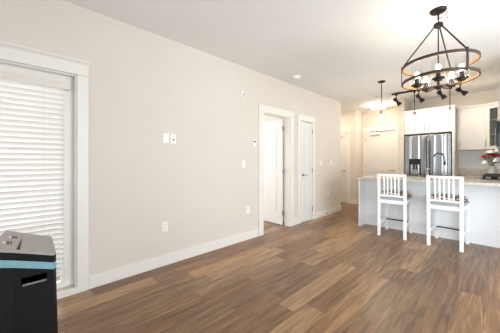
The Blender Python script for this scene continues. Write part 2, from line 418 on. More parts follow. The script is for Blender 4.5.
# door_1 bedroom: hinged on the right jamb, swung 93 degrees into the bedroom
d = thing('door_1', (-.125, 3.733, 0), 'white two-panel bedroom door standing open into the bright bedroom', 'door', kind='structure')
T = Matrix.Translation((-.150, 3.725, 0)) @ Matrix.Diagonal((-1, 1, 1, 1))
b = MB(); shaker(b, T, .74, 2.055, .035, [(.22, .93), (1.05, 1.94)], .11); bmesh.ops.recalc_face_normals(b.bm, faces=b.bm.faces[:]); b.build('slab', 'door', d)
for z in (.24, 1.05, 1.88):
    b = MB(); b.cyl((-.137, 3.690, z-.045), (-.137, 3.690, z+.045), .010).box(-.137, -.118, 3.696, 3.722, z-.045, z+.045)
    b.build('hinge', 'nickel', d, True)
# door_2 closet
d = thing('door_2', (-.02, 4.3, 0), 'narrow white two-panel closet door, closed', 'door', kind='structure')
T = Matrix.Translation((-.02, 4.512, 0)) @ Matrix.Rotation(-PI/2, 4, 'Z') @ Matrix.Diagonal((1, 1, 1, 1))
# local x -> -y world, local -y -> -x world ; flip so the room side is +x
T = Matrix.Translation((-.02, 4.098, 0)) @ Matrix.Rotation(PI/2, 4, 'Z')
b = MB(); shaker(b, T, .413, 2.046, .035, [(.22, .83), (.98, 1.94)], .09); b.build('slab', 'door', d)
lever(T, .413, .965, d, .06, .035, 1)
for z in (.24, 1.05, 1.88):
    b = MB(); b.cyl((.022, 4.520, z-.045), (.022, 4.520, z+.045), .007).box(.016, .022, 4.500, 4.520, z-.045, z+.045); b.build('hinge', 'nickel', d, True)
# door_3 side hall
def closer(parent, x, y, z):
    b = MB(); b.box(x-.13, x+.13, y-.05, y, z-.032, z+.032, .008); c = b.build('door_closer', 'plastic', parent)
    b = MB(); b.box(x-.09, x-.055, y-.04, y-.015, z+.032, z+.07, .004); b.box(x+.03, x+.065, y-.04, y-.015, z+.032, z+.07, .004)
    b.box(x+.05, x+.36, y-.05, y-.038, z+.058, z+.068); b.build('closer_arm', 'nickel', c)
d = thing('door_3', (-.7, 7.05, 0), 'white door at the end of the side hall', 'door', kind='structure')
T = Matrix.Translation((-1.07, 7.058, 0))
b = MB(); shaker(b, T, .71, 2.09, .02, [(.22, .93), (1.05, 1.96)], .11, .006); b.build('slab', 'door', d)
closer(d, -.62, 7.036, 2.03)
lever(T, .71, .96, d, .645, .02, -1)
# door_4 entry
d = thing('door_4', (.4, 7.5, 0), 'white entry door with a closer at its head, behind the island', 'door', kind='structure')
T = Matrix.Translation((0.003, 7.545, 0))
b = MB(); shaker(b, T, .804, 2.105, .04, [(.22, .93), (1.05, 1.95)], .12); b.build('slab', 'door', d)
closer(d, .27, 7.503, 2.045)
lever(T, .804, .99, d, .745, .04, -1)
for z in (.25, 1.10, 1.88):
    MB().cyl((.004, 7.490, z-.05), (.004, 7.490, z+.05), .009).build('hinge', 'nickel', d, True)
MB().sphere((.41, 7.503, 1.52), .012).build('peephole', 'nickel', d, True)

# ================================================================== BLIND
t = thing('window_blind', (-.03, -.5, .2), 'closed white horizontal slat blind hanging in the left window', 'blind')
by0, by1 = -1.36, .325
b = MB(); b.box(-.026, -.012, by0-.01, by1+.028, 1.918, 1.986, .003).box(-.060, -.026, by1+.018, by1+.028, 1.918, 1.986, .002).box(-.060, -.026, by0-.01, by0, 1.918, 1.986, .002)
b.build('valance', 'cream', t)
MB().box(-.066, -.027, by0+.001, by1+.001, 1.94, 1.980).build('head_rail', 'trim', t)
b = MB(); n = 37; sp = .0462
for i in range(n):
    z = 1.90 - i*sp
    tilt = math.radians(60)
    # curved slat section
    pts = []
    for k in range(5):
        s = (k/4-.5)*.051; crown = .0028*(1-(2*k/4-1)**2)
        pts.append((-.052 + s*math.cos(tilt)-crown*math.sin(tilt), z + s*math.sin(tilt)+crown*math.cos(tilt)))
    bb = bmesh.new(); A = [bb.verts.new((x, by0, zz)) for x, zz in pts]; B = [bb.verts.new((x, by1-.01, zz)) for x, zz in pts]
    A2 = [bb.verts.new((x+.0018*math.sin(tilt), by0, zz-.0018*math.cos(tilt)-.0008)) for x, zz in pts]; B2 = [bb.verts.new((x+.0018*math.sin(tilt), by1-.01, zz-.0018*math.cos(tilt)-.0008)) for x, zz in pts]
    for k in range(4):
        bb.faces.new((A[k], A[k+1], B[k+1], B[k])); bb.faces.new((A2[k+1], A2[k], B2[k], B2[k+1]))
    bb.faces.new((A[0], B[0], B2[0], A2[0])); bb.faces.new((A[4], A2[4], B2[4], B[4]))
    bmesh.ops.recalc_face_normals(bb, faces=bb.faces[:]); b._add(bb)
b.build('slats', 'slat', t, 60)
MB().box(-.066, -.038, by0, by1-.01, .185, .203, .003).build('bottom_rail', 'slat', t)
for y in (-.95, -.35, .19):
    MB().box(-.0283, -.0271, y-.0015, y+.0015, .2, 1.925).build('ladder_tape', 'slat', t)

# ================================================================== WALL FITTINGS
def plate(name, y, z, label, cat, w=.07, h=.115, group=None):
    t = thing(name, (0, y, z), label, cat, group)
    MB().box(0, .006, y-w/2, y+w/2, z-h/2, z+h/2, .002).build('cover_plate', 'plastic', t)
    return t
t = plate('switch_plate', 1.285, 1.525, 'white wall plate left of its twin, high on the beige wall', 'wall plate')
for dy in (0,): MB().box(.006, .0085, 1.270, 1.300, 1.49, 1.56, .001).build('rocker', 'plastic', t)
t = plate('cable_outlet', 1.377, 1.520, 'white cable plate with a dark centre, right of its twin', 'cable outlet')
MB().cyl((.006, 1.377, 1.512), (.012, 1.377, 1.512), .010).build('socket', 'dark', t)
for z in (1.553, 1.480): MB().cyl((.006, 1.377, z), (.0075, 1.377, z), .004).build('screw', 'nickel', t)
def outlet(y, z, label):
    t = plate('power_outlet', y, z, label, 'outlet')
    for dz in (-.024, .024):
        s = MB().box(.006, .0085, y-.017, y+.017, z+dz-.016, z+dz+.016, .003).build('receptacle', 'plastic', t)
        b = MB()
        for dy in (-.007, .007): b.box(.0085, .0090, y+dy-.0013, y+dy+.0013, z+dz-.004, z+dz+.006)
        b.build('slot', 'dark', s)
outlet(1.273, .462, 'white power outlet low on the beige wall below the twin plates')
outlet(2.640, .470, 'white power outlet low on the wall beside the bedroom door casing')
outlet(5.225, .503, 'white power outlet low on the wall right of the closet door')
def wswitch(y, z, label):
    t = plate('light_switch', y, z, label, 'light switch')
    MB().box(.006, .010, y-.017, y+.017, z-.034, z+.034, .002).build('rocker', 'plastic', t)
wswitch(2.545, 1.205, 'white light switch left of the bedroom door, below the thermostat')
wswitch(4.905, 1.205, 'white light switch right of the closet door, nearer the door')
wswitch(5.365, 1.205, 'white light switch near the wall corner, farther from the closet door')
t = thing('thermostat', (0, 2.775, 1.545), 'small white thermostat beside the bedroom door casing', 'thermostat')
MB().box(0, .024, 2.735, 2.815, 1.485, 1.605, .006).build('case', 'plastic', t)
MB().box(.024, .0248, 2.755, 2.795, 1.555, 1.580).build('display', 'dark', t)
t = thing('wall_sensor', (0, 2.52, 2.29), 'small white sensor high on the beige wall near the ceiling', 'sensor')
MB().box(0, .02, 2.495, 2.545, 2.245, 2.335, .006).build('case', 'plastic', t)
MB().box(.02, .0215, 2.520, 2.538, 2.265, 2.310, .0005).build('lens', 'acgrey', t)
t = thing('door_stop', (.014, 5.07, .06), 'small metal door stop on the baseboard right of the closet', 'door stop')
MB().cyl((.014, 5.07, .06), (.065, 5.07, .06), .006).build('rod', 'nickel', t, True)
MB().cyl((.065, 5.07, .06), (.080, 5.07, .06), .010).build('rubber_tip', 'dark', t, True)
# ceiling fittings
t = thing('smoke_detector', (.31, 3.51, H), 'round white smoke detector on the ceiling near the left wall', 'smoke detector')
T = Matrix.Translation((.31, 3.51, 0))
MB().lathe([(.082, H), (.082, H-.012), (.074, H-.020)], 28, T).build('base_ring', 'plastic', t, True)
MB().lathe([(.066, H-.020), (.064, H-.038), (.045, H-.048), (0, H-.048)], 28, T).build('cover', 'plastic', t, True)
t = thing('fire_sprinkler', (.80, 5.97, H), 'small sprinkler head on the ceiling before the entry', 'sprinkler')
T = Matrix.Translation((.80, 5.97, 0))
MB().lathe([(.040, H), (.038, H-.006), (.012, H-.010), (.012, H-.03)], 20, T).build('escutcheon', 'nickel', t, True)
MB().lathe([(.004, H-.03), (.004, H-.05), (.02, H-.05), (.02, H-.053)], 16, T).build('deflector', 'nickel', t, True)
t = thing('ceiling_light', (.58, 6.80, H), 'glowing round flush ceiling light at the entry', 'ceiling light')
T = Matrix.Translation((.58, 6.80, 0))
MB().lathe([(.185, H), (.185, H-.02)], 36, T).build('base_plate', 'nickel', t, True)
MB().lathe([(.175, H-.02), (.175, H-.085), (.155, H-.095), (0, H-.10)], 36, T).build('diffuser', 'diffuser', t, True)
MB().ring(.190, .179, H-.055, H-.04, 36, T).build('trim_band', 'nickel', t, True)

# ================================================================== AIR CONDITIONER
t = thing('portable_air_conditioner', (.92, 0, 0), 'black portable air conditioner with grey top and blue tape before the window', 'air conditioner')
def actop(x, y): return .752 + (.15-y)*.36
plan = [(.724, .163), (1.10, .152), (1.132, .137), (1.134, -.014), (1.145, -.085), (1.10, -.115), (.85, -.072), (.68, -.050)]
cx, cy = .93, .03
def grow(k, dx=0): return [(cx+(x-cx)*k+dx, cy+(y-cy)*k) for x, y in plan]
bb = bmesh.new()
lev = [(.045, 1.08), (.30, 1.06), (.62, 1.0)]
rings = [[bb.verts.new((x, y, z)) for x, y in grow(k)] for z, k in lev]
rings.append([bb.verts.new((x, y, actop(x, y)-.012)) for x, y in plan])
for a, c in zip(rings, rings[1:]):
    for i in range(len(plan)):
        j = (i+1) % len(plan); bb.faces.new((a[i], a[j], c[j], c[i]))
bb.faces.new(rings[0][::-1]); bb.faces.new(rings[-1]); bmesh.ops.recalc_face_normals(bb, faces=bb.faces[:])
b = MB(); b._add(bb); body = b.build('body', 'black', t)
cut = MB().box(1.10, 1.20, .012, .112, .620, .664).build('cutter', 'black'); 
# recessed grip: boolean carried out with bmesh-free modifier, applied through the depsgraph
cut.data.transform(Matrix(((1, 0, 0, 0), (0, 1, 0, 0), (0, .0, 1, 0), (0, 0, 0, 1))))
md = body.modifiers.new('grip', 'BOOLEAN'); md.object = cut; md.operation = 'DIFFERENCE'; md.solver = 'EXACT'
dg = bpy.context.evaluated_depsgraph_get(); new = bpy.data.meshes.new_from_object(body.evaluated_get(dg)); body.modifiers.clear(); body.data = new
bpy.data.objects.remove(cut)
# grip lining
g = MB(); g.box(1.096, 1.100, .012, .112, .620, .664); g.build('grip_recess', 'gap', t)
MB().box(1.112, 1.128, .016, .110, .6205, .6245).build('grip_lip', 'acgrey', t)
# grey top
bb = bmesh.new()
def rtop(k, dz): return [bb.verts.new((cx+(x-cx)*k, cy+(y-cy)*k, actop(cx+(x-cx)*k, cy+(y-cy)*k)+dz)) for x, y in plan]
rg = [rtop(1.0, -.012), rtop(1.004, -.005), rtop(.985, 0)]
for a, c in zip(rg, rg[1:]):
    for i in range(len(plan)):
        j = (i+1) % len(plan); bb.faces.new((a[i], a[j], c[j], c[i]))
bb.faces.new(rg[0][::-1]); bb.faces.new(rg[-1]); bmesh.ops.recalc_face_normals(bb, faces=bb.faces[:])
b = MB(); b._add(bb); top = b.build('top_panel', 'acgrey', t)
def ontop(x0, x1, y0, y1, h0, h1, sk=0):
    b = bmesh.new(); v = []
    for h in (h0, h1):
        for x, y in ((x0, y0+sk), (x1, y0), (x1, y1), (x0, y1+sk)): v.append(b.verts.new((x, y, actop(x, y)+h)))
    for f in ((3, 2, 1, 0), (4, 5, 6, 7), (0, 1, 5, 4), (1, 2, 6, 5), (2, 3, 7, 6), (3, 0, 4, 7)): b.faces.new([v[i] for i in f])
    m = MB(); m._add(b); return m
ontop(.725, 1.115, -.004, .008, 0, .0015, .035).build('lid_gap', 'gap', top)
ontop(.735, 1.115, .009, .139, 0, .005, .015).build('vent_lid', 'acgrey', t)
pan = ontop(.80, 1.10, -.07, -.012, 0, .0015, .035).build('control_panel', 'acgrey', t)
for x0, y0, w_, h_ in ((.83, -.022, .06, .007), (.83, -.010, .06, .007), (.97, -.040, .06, .007), (.97, -.028, .045, .006)):
    ontop(x0, x0+w_, y0, y0+h_, .0015, .003).build('button', 'dark', pan)
for x0, y0 in ((.85, -.036), (.98, -.056)):
    ontop(x0, x0+.03, y0, y0+.008, .0015, .003).build('button', 'plastic', pan)
# tape strip: thin band hugging the sides
bb = bmesh.new()
def band(k, dz): 
    return [bb.verts.new((cx+(x-cx)*k, cy+(y-cy)*k, actop(x, y)-dz)) for x, y in plan]
r0 = band(1.006, .085); r1 = band(1.006, .049); 
for i in range(len(plan)):
    j = (i+1) % len(plan); bb.faces.new((r0[i], r0[j], r1[j], r1[i]))
bmesh.ops.recalc_face_normals(bb, faces=bb.faces[:])
bmesh.ops.solidify(bb, geom=bb.faces[:], thickness=.0015)
b = MB(); b._add(bb); b.build('tape_strip', 'tape', t)
MB().sphere((1.104, .08, .655), .0035).build('screw', 'nickel', t)
for x in (.76, 1.06):
    for y in (-.03, .10):
        MB().cyl((x-.012, y, .0225), (x+.012, y, .0225), .0225).build('caster_wheel', 'black', t, True)

# ================================================================== ISLAND
IX0, IX1 = .90, 3.19
t = thing('kitchen_island', (2.0, 5.1, 0), 'white panelled kitchen island with an end panel at its left', 'kitchen island')
MB().box(IX0+.03, IX1, 4.98, 5.0, 0, .905).build('front_panel', 'island', t)
MB().box(IX0, IX0+.03, 4.72, 5.60, 0, .905, .002).build('end_panel', 'island', t)
MB().box(IX0+.03, 2.54, 5.54, 5.56, .1, .905).box(IX0+.03, 2.54, 5.50, 5.52, 0, .1).build('rear_panel', 'cab', t)
for k in range(4):
    x0 = .94+k*.4; f = MB().box(x0, x0+.39, 5.56, 5.58, .11, .89, .003).build('door', 'cab', t)
    MB().cyl((x0+.35, 5.597, .72), (x0+.35, 5.597, .85), .005).build('pull_handle', 'nickel', f)
b = MB(); z0, z1 = .905, .943
SX0, SX1, SY0, SY1 = 1.75, 2.35, 5.10, 5.28
SX0, SX1, SY0, SY1 = 1.75, 2.40, 5.36, 5.54
b.box(IX0-.015, IX1, 4.705, SY0, z0, z1).box(IX0-.015, SX0, SY0, SY1, z0, z1).box(SX1, IX1, SY0, SY1, z0, z1).box(IX0-.015, IX1, SY1, 5.62, z0, z1)
tag(b.build('island_countertop', 'granite'), 'long speckled granite top on the kitchen island', 'countertop')
b = MB(); b.box(SX0+.001, SX0+.004, SY0+.001, SY1-.022, .76, .938).box(SX1-.004, SX1-.001, SY0+.001, SY1-.022, .76, .938).box(SX0+.004, SX1-.004, SY0+.001, SY0+.004, .76, .938).box(SX0+.004, SX1-.004, SY1-.025, SY1-.022, .76, .938).box(SX0+.004, SX1-.004, SY0+.004, SY1-.025, .76, .763)
tag(b.build('kitchen_sink', 'steel'), 'steel sink set into the island top below the tall tap', 'sink')
t = thing('kitchen_faucet', (1.97, 5.31, .943), 'tall gooseneck kitchen tap on the island top before the refrigerator', 'faucet')
fx, fy = 1.97, 5.31
MB().lathe([(.026, .943), (.024, .955), (.017, .962), (.016, 1.02)], 18, Matrix.Translation((fx, fy, 0))).build('base', 'chrome', t, True)
pts = [(fx, fy, 1.02), (fx, fy, 1.28)] + [(fx+.075-.075*math.cos(a), fy, 1.30+.09*math.sin(a)) for a in [i*PI/12 for i in range(0, 12)]] + [(fx+.155, fy, 1.25)]
MB().tube(pts, .0145, 12).build('spout', 'chrome', t, True)
MB().cyl((fx+.154, fy, 1.255), (fx+.160, fy, 1.185), .014, .018).build('spray_head', 'bronze', t, True)
MB().tube([(fx, fy-.016, 1.0), (fx, fy-.04, 1.005), (fx, fy-.055, 1.06)], .006).build('lever', 'chrome', t, True)
t = thing('soap_dispenser', (1.885, 5.31, .943), 'slim chrome soap dispenser left of the gooseneck tap', 'soap dispenser')
T = Matrix.Translation((1.885, 5.31, 0))
MB().lathe([(.020, .943), (.020, 1.05), (.014, 1.06)], 16, T).build('bottle', 'nickel', t, True)
b = MB(); b.lathe([(.008, 1.06), (.008, 1.10), (.018, 1.10), (.016, 1.125), (0, 1.127)], 14, T).tube([(1.885, 5.31, 1.112), (1.93, 5.31, 1.112), (1.94, 5.31, 1.104)], .005)
b.build('pump', 'nickel', t, True)

# ================================================================== STOOLS
def make_stool(loc, rz, label):
    t = thing('bar_stool', (0, 0, 0), label, 'bar stool', 'white slat-back stools at the island')
    L = .042; hw = .187
    for s in (-1, 1):
        b = MB(); x0, x1 = s*hw-L/2, s*hw+L/2
        # rear leg runs up into the back post with a slight rearward rake
        bb = bmesh.new(); lv = [(0, 0, L), (.62, 0, L), (1.035, -.022, .032)]
        rr = [[bb.verts.new(v) for v in ((x0, dy-L/2, z), (x1, dy-L/2, z), (x1, dy-L/2+dp, z), (x0, dy-L/2+dp, z))] for z, dy, dp in lv]
        for a, c in zip(rr, rr[1:]):
            for i in range(4): bb.faces.new((a[i], a[(i+1) % 4], c[(i+1) % 4], c[i]))
        bb.faces.new(rr[0][::-1]); bb.faces.new(rr[-1]); bmesh.ops.recalc_face_normals(bb, faces=bb.faces[:])
        bmesh.ops.bevel(bb, geom=bb.edges[:], offset=.003, segments=2, affect='EDGES')
        b._add(bb); b.build('leg', 'stool', t)
        MB().box(x0, x1, .49-L/2, .49+L/2, 0, .609, .003).build('leg', 'stool', t)
        MB().box(s*hw-.012, s*hw+.012, L/2, .49-L/2, .195, .235, .002).build('side_stretcher', 'stool', t)
    MB().box(-hw+L/2, hw-L/2, -.041, -.013, .998, 1.035, .003).build('top_rail', 'stool', t)
    MB().box(-hw+L/2, hw-L/2, -.018, .010, .660, .692, .003).build('lower_rail', 'stool', t)
    for k in range(5):
        x = -.104+k*.052*1.0
        bb = bmesh.new()
        v = [bb.verts.new(p) for p in ((x-.0105, -.014, .690), (x+.0105, -.014, .690), (x+.0105, .002, .690), (x-.0105, .002, .690),
                                       (x-.0105, -.036, 1.0), (x+.0105, -.036, 1.0), (x+.0105, -.020, 1.0), (x-.0105, -.020, 1.0))]
        for f in ((3, 2, 1, 0), (4, 5, 6, 7), (0, 1, 5, 4), (1, 2, 6, 5), (2, 3, 7, 6), (3, 0, 4, 7)): bb.faces.new([v[i] for i in f])
        b = MB(); b._add(bb); b.build('back_slat', 'stool', t)
    b = MB()
    b.box(-hw+L/2, hw-L/2, -.012, .012, .550, .610, .002).box(-hw+L/2, hw-L/2, .478, .502, .550, .610, .002)
    for s in (-1, 1): b.box(s*hw-.012, s*hw+.012, L/2, .49-L/2, .550, .610, .002)
    b.build('apron', 'stool', t)
    MB().box(-hw+L/2+.001, hw-L/2-.001, -.015, .022, .611, .654, .006).box(-.208, .208, .022, .512, .611, .654, .012).build('seat', 'pad', t)
    MB().cyl((-hw+.012, .42, .205), (hw-.012, .42, .205), .010).build('footrest', 'bronze', t, True)
    t.location = loc; t.rotation_euler = (0, 0, math.radians(rz))
    return t
st = make_stool((1.557, 4.412, 0), 3.2, 'white slat-back bar stool at the left, nearest the island end')
dup(st, (2.238, 4.40, 0), 'white slat-back bar stool at the right, before the tap').rotation_euler = (0, 0, math.radians(-2.8))
def make_cushion(loc, label):
    b = bmesh.new(); n = 16; top = {}; bot = {}
    for i in range(n+1):
        for j in range(n+1):
            u, v = 2*i/n-1, 2*j/n-1
            # superellipse outline
            x = u*math.sqrt(1-.30*v*v*abs(v)); y = v*math.sqrt(1-.30*u*u*abs(u))
            e = max(0, (1-abs(u)**3.2)*(1-abs(v)**3.2))
            h = .046*e**.45
            h *= 1 - .28*math.exp(-((abs(u)-.42)**2+(abs(v)-.42)**2)/.02)
            top[i, j] = b.verts.new((x*.225, y*.212, .044+h+.002))
            bot[i, j] = b.verts.new((x*.225, y*.212, .044-min(h, .042))) if e > 0 else top[i, j]
    for i in range(n):
        for j in range(n):
            b.faces.new((top[i, j], top[i+1, j], top[i+1, j+1], top[i, j+1]))
            q = [bot[i, j+1], bot[i+1, j+1], bot[i+1, j], bot[i, j]]
            try: b.faces.new(q)
            except ValueError: pass
    bmesh.ops.recalc_face_normals(b, faces=b.faces[:])
    m = MB(); m._add(b)
    m.bm.transform(Matrix.Translation(Vector(loc)))
    o = m.build('seat_cushion', 'floral', None, 70, origin=loc)
    return tag(o, label, 'cushion', 'floral cushions on the stools')
c0 = make_cushion((1.557-.0155, 4.412+.277, .652), 'floral seat cushion on the left stool')
c1 = c0.copy(); COL.objects.link(c1); c1.location = (2.238+.0135, 4.40+.277, .652); c0.rotation_euler = (0, 0, math.radians(3.2)); c1.rotation_euler = (0, 0, math.radians(-2.8)); c1['label'] = 'floral seat cushion on the right stool'

# ================================================================== KITCHEN BACK RUN
t = thing('refrigerator', (1.66, 6.8, 0), 'stainless french door refrigerator with a dark water dispenser', 'refrigerator')
FX0, FX1 = 1.255, 2.085; FM = (FX0+FX1)/2
MB().box(FX0, FX1, 6.53, 7.11, .02, 1.835, .004).build('body', 'iron', t)
for s in (0, 1):
    x0, x1 = (FX0+.003, FM-.003) if s == 0 else (FM+.003, FX1-.003)
    d = MB().box(x0, x1, 6.462, 6.528, .72, 1.825, .008).build('door', 'steel', t)
    hx = FM-.035 if s == 0 else FM+.035
    MB().tube([(hx, 6.462, .80), (hx, 6.418, .83), (hx, 6.410, .9), (hx, 6.410, 1.68), (hx, 6.418, 1.74), (hx, 6.462, 1.77)], .013).build('bar_handle', 'steel', d, True)
    if s == 0:
        q = MB().box(1.345, 1.565, 6.452, 6.462, .93, 1.30, .003).build('water_dispenser', 'blackgloss', d)
        MB().box(1.375, 1.535, 6.4508, 6.4522, .945, 1.17).build('dispenser_bay', 'steel', q)
        MB().box(1.425, 1.455, 6.440, 6.4508, 1.06, 1.17, .002).box(1.475, 1.50, 6.440, 6.4508, 1.06, 1.17, .002).build('paddle', 'dark', q)
f = MB().box(FX0+.003, FX1-.003, 6.462, 6.528, .06, .71, .008).build('freezer_drawer', 'steel', t)
MB().tube([(FX0+.08, 6.462, .64), (FX0+.09, 6.418, .64), (FX1-.09, 6.418, .64), (FX1-.08, 6.462, .64)], .013).build('bar_handle', 'steel', f, True)
MB().box(FX0+.05, FX1-.05, 6.54, 6.60, 0, .02).build('foot', 'iron', t)

def cabinet_door(parent, x0, x1, z0, z1, yf, pull=None, glass=False, name='door'):
    """shaker door facing -y with its front at yf"""
    b = MB(); st_ = .055
    b.box(x0, x0+st_, yf, yf+.02, z0, z1, .0015).box(x1-st_, x1, yf, yf+.02, z0, z1, .0015)
    b.box(x0+st_, x1-st_, yf, yf+.02, z0, z0+st_, .0015).box(x0+st_, x1-st_, yf, yf+.02, z1-st_, z1, .0015)
    if not glass: b.box(x0+st_, x1-st_, yf+.009, yf+.018, z0+st_, z1-st_)
    d = b.build(name, 'cab', parent)
    if pull:
        px, pz0, pz1 = pull
        b = MB(); b.cyl((px, yf-.026, pz0), (px, yf-.026, pz1), .0055)
        for z in (pz0+.015, pz1-.015): b.cyl((px, yf, z), (px, yf-.026, z), .004)
        b.build('pull_handle', 'nickel', d, True)
    return d
t = thing('refrigerator_cabinet', (1.67, 6.8, 1.86), 'white two-door cabinet above the refrigerator, with tall side panel', 'cabinet')
MB().box(1.236, 2.10, 6.52, 7.115, 1.862, 2.36).build('carcass', 'cab', t)
MB().box(2.10, 2.142, 6.47, 7.115, 0, 2.36, .002).build('side_panel', 'cab', t)
MB().box(1.234, 2.150, 6.475, 7.115, 2.36, 2.405, .006).build('cornice', 'cab', t)
xm = 1.668
cabinet_door(t, 1.242, xm-.002, 1.872, 2.352, 6.50, (xm-.038, 1.90, 2.06)); cabinet_door(t, xm+.002, 2.096, 1.872, 2.352, 6.50, (xm+.038, 1.90, 2.06))
t = thing('wall_cabinet', (2.37, 6.95, 1.48), 'white single-door wall cabinet right of the refrigerator', 'cabinet')
MB().box(2.152, 2.598, 6.82, 7.115, 1.482, 2.36).build('carcass', 'cab', t)
MB().box(2.152, 2.598, 6.79, 7.115, 2.36, 2.40, .006).build('cornice', 'cab', t)
cabinet_door(t, 2.155, 2.595, 1.487, 2.352, 6.80, (2.185, 1.53, 1.66))
# diagonal corner cabinet with a glass door
t = thing('corner_cabinet', (2.9, 6.9, 1.48), 'white diagonal corner wall cabinet with a narrow glass door', 'cabinet')
A = (2.601, 6.82); B_ = (2.812, 6.609)
b = MB(); poly = [A, B_, (3.19, 6.609), (3.19, 7.115), (2.601, 7.115)]
b.prism(poly, 1.482, 1.50); b.prism(poly, 2.34, 2.36)
b.box(2.601, 2.612, 6.83, 7.115, 1.50, 2.34).box(2.82, 3.19, 6.609, 6.62, 1.50, 2.34).box(2.612, 3.19, 7.105, 7.115, 1.50, 2.34).box(3.18, 3.19, 6.62, 7.105, 1.50, 2.34)
b.build('carcass', 'cab', t)
pc = [(A[0], A[1]-.03), (B_[0]-.02, B_[1]-.01), (3.19, B_[1]-.01), (3.19, 7.115), (2.601, 7.115)]
MB().prism(pc, 2.36, 2.40, .004).build('cornice', 'cab', t)
for z in (1.78, 2.06): MB().prism([(2.63, 6.85), (2.83, 6.65), (3.17, 6.65), (3.17, 7.09), (2.63, 7.09)], z, z+.012).build('shelf', 'cab', t)
ln = math.hypot(B_[0]-A[0], B_[1]-A[1]); T = Matrix.Translation((A[0], A[1], 0)) @ Matrix.Rotation(-PI/4, 4, 'Z')
b = MB(); f_ = .052
b.box(.004, f_+.03, -.022, -.002, 1.487, 2.352, .0015, M=T).box(ln-f_, ln-.004, -.022, -.002, 1.487, 2.352, .0015, M=T).box(f_+.03, ln-f_, -.022, -.002, 1.487, 1.55, .0015, M=T).box(f_+.03, ln-f_, -.022, -.002, 2.29, 2.352, .0015, M=T)
d = b.build('door', 'cab', t)
MB().box(f_+.03, ln-f_, -.014, -.010, 1.55, 2.29, M=T).build('pane', 'pane', d)
b = MB(); b.cyl(T @ Vector((.026, -.05, 1.53)), T @ Vector((.026, -.05, 1.66)), .0055); b.cyl(T @ Vector((.026, -.05, 1.545)), T @ Vector((.026, -.02, 1.545)), .004).cyl(T @ Vector((.026, -.05, 1.645)), T @ Vector((.026, -.02, 1.645)), .004)
b.build('pull_handle', 'nickel', d, True)
for x, y, z, lab in ((2.80, 6.79, 1.50, 'clear drinking glass on the lowest shelf of the corner cabinet'), (2.80, 6.79, 1.792, 'clear drinking glass on the middle shelf of the corner cabinet'), (2.80, 6.79, 2.072, 'clear drinking glass on the top shelf of the corner cabinet')):
    o = MB().lathe([(.028, 0), (.034, .12), (.031, .12), (.025, .006), (0, .006)], 16, Matrix.Translation((x, y, z))).build('drinking_glass', 'glass', None, True, origin=(x, y, z))
    tag(o, lab, 'glass', 'glasses in the corner cabinet')
# base run, worktop, splash
t = thing('base_cabinet', (2.35, 6.8, 0), 'white base cabinet between the refrigerator and the corner', 'cabinet')
MB().box(2.144, 2.558, 6.52, 7.11, .1, .90).box(2.144, 2.558, 6.57, 7.11, 0, .1).build('carcass', 'cab', t)
cabinet_door(t, 2.148, 2.555, .11, .70, 6.50, (2.18, .52, .65))
dr = MB().box(2.148, 2.555, 6.50, 6.52, .71, .89, .002).build('drawer', 'cab', t)
MB().cyl((2.27, 6.474, .80), (2.43, 6.474, .80), .0055).build('pull_handle', 'nickel', dr, True)
t = thing('corner_base_cabinet', (2.9, 6.8, 0), 'white corner base cabinet beyond the range', 'cabinet')
MB().box(2.56, 3.195, 6.43, 7.11, .1, .90).box(2.60, 3.195, 6.43, 7.11, 0, .1).build('carcass', 'cab', t)
tag(MB().prism([(2.144, 6.475), (2.545, 6.475), (2.545, 6.425), (3.195, 6.425), (3.195, 7.11), (2.144, 7.11)], .901, .94).build('kitchen_countertop', 'granite'), 'short granite worktop along the kitchen back wall', 'countertop')
b = MB().box(2.144, 3.195, 7.085, 7.108, .941, 1.09)
tag(b.build('upstand', 'granite'), 'granite upstand behind the back worktop, under the tiles', 'upstand')
struct(MB().box(2.144, 3.195, 7.112, 7.119, 1.09, 1.48).build('wall_tiles', 'tile'), 'white tile splashback under the wall cabinets', 'wall')
t = thing('power_outlet', (2.56, 7.111, 1.25), 'white outlet on the tiled splashback beside the flowers', 'outlet')
MB().box(2.525, 2.595, 7.105, 7.111, 1.19, 1.305, .002).build('cover_plate', 'plastic', t)
MB().box(2.543, 2.577, 7.1035, 7.105, 1.215, 1.28).build('receptacle', 'dark', t)

# range, microwave, upper cabinet on the right wall
t = thing('gas_range', (2.88, 6.03, 0), 'black topped gas range on the right wall behind the island', 'range')
MB().box(2.575, 3.19, 5.655, 6.415, .03, .935, .003).build('body', 'steel', t)
MB().box(2.56, 3.19, 5.655, 6.415, .936, .952, .004).build('cooktop', 'blackgloss', t)
for y0 in (5.665, 5.915, 6.165):
    b = MB(); y1 = y0+.24
    for y in (y0, y1-.02): b.box(2.585, 3.10, y, y+.02, .985, 1.015, .003)
    for x in (2.585, 2.83, 3.08): b.box(x, x+.02, y0+.02, y1-.02, .985, 1.015, .003)
    b.box(2.605, 3.08, y0+.11, y0+.13, .985, 1.015, .003)
    for x in (2.585, 3.08):
        for y in (y0, y1-.02): b.box(x, x+.02, y, y+.02, .953, .985)
    b.build('burner_grate', 'iron', t)
    
    for x in (2.72, 2.96): MB().cyl((x, y0+.12, .952), (x, y0+.12, .98), .04).build('burner', 'iron', t, True)
dd = MB().box(2.545, 2.575, 5.665, 6.405, .25, .78, .004).build('oven_door', 'steel', t)
MB().box(2.543, 2.545, 5.76, 6.31, .36, .64).build('oven_window', 'blackgloss', dd)
MB().cyl((2.515, 5.72, .74), (2.515, 6.35, .74), .010).build('oven_handle', 'steel', dd, True)
for k in range(5): MB().cyl((2.575, 5.75+k*.14, .86), (2.545, 5.75+k*.14, .86), .02).build('knob', 'steel', t, True)
MB().box(2.60, 3.15, 5.68, 6.40, 0, .03).build('foot', 'iron', t)
t = thing('microwave_oven', (2.98, 6.03, 1.47), 'dark microwave at the right edge, hung above the range', 'microwave')
MB().box(2.79, 3.19, 5.655, 6.415, 1.465, 1.905, .004).build('body', 'blackgloss', t)
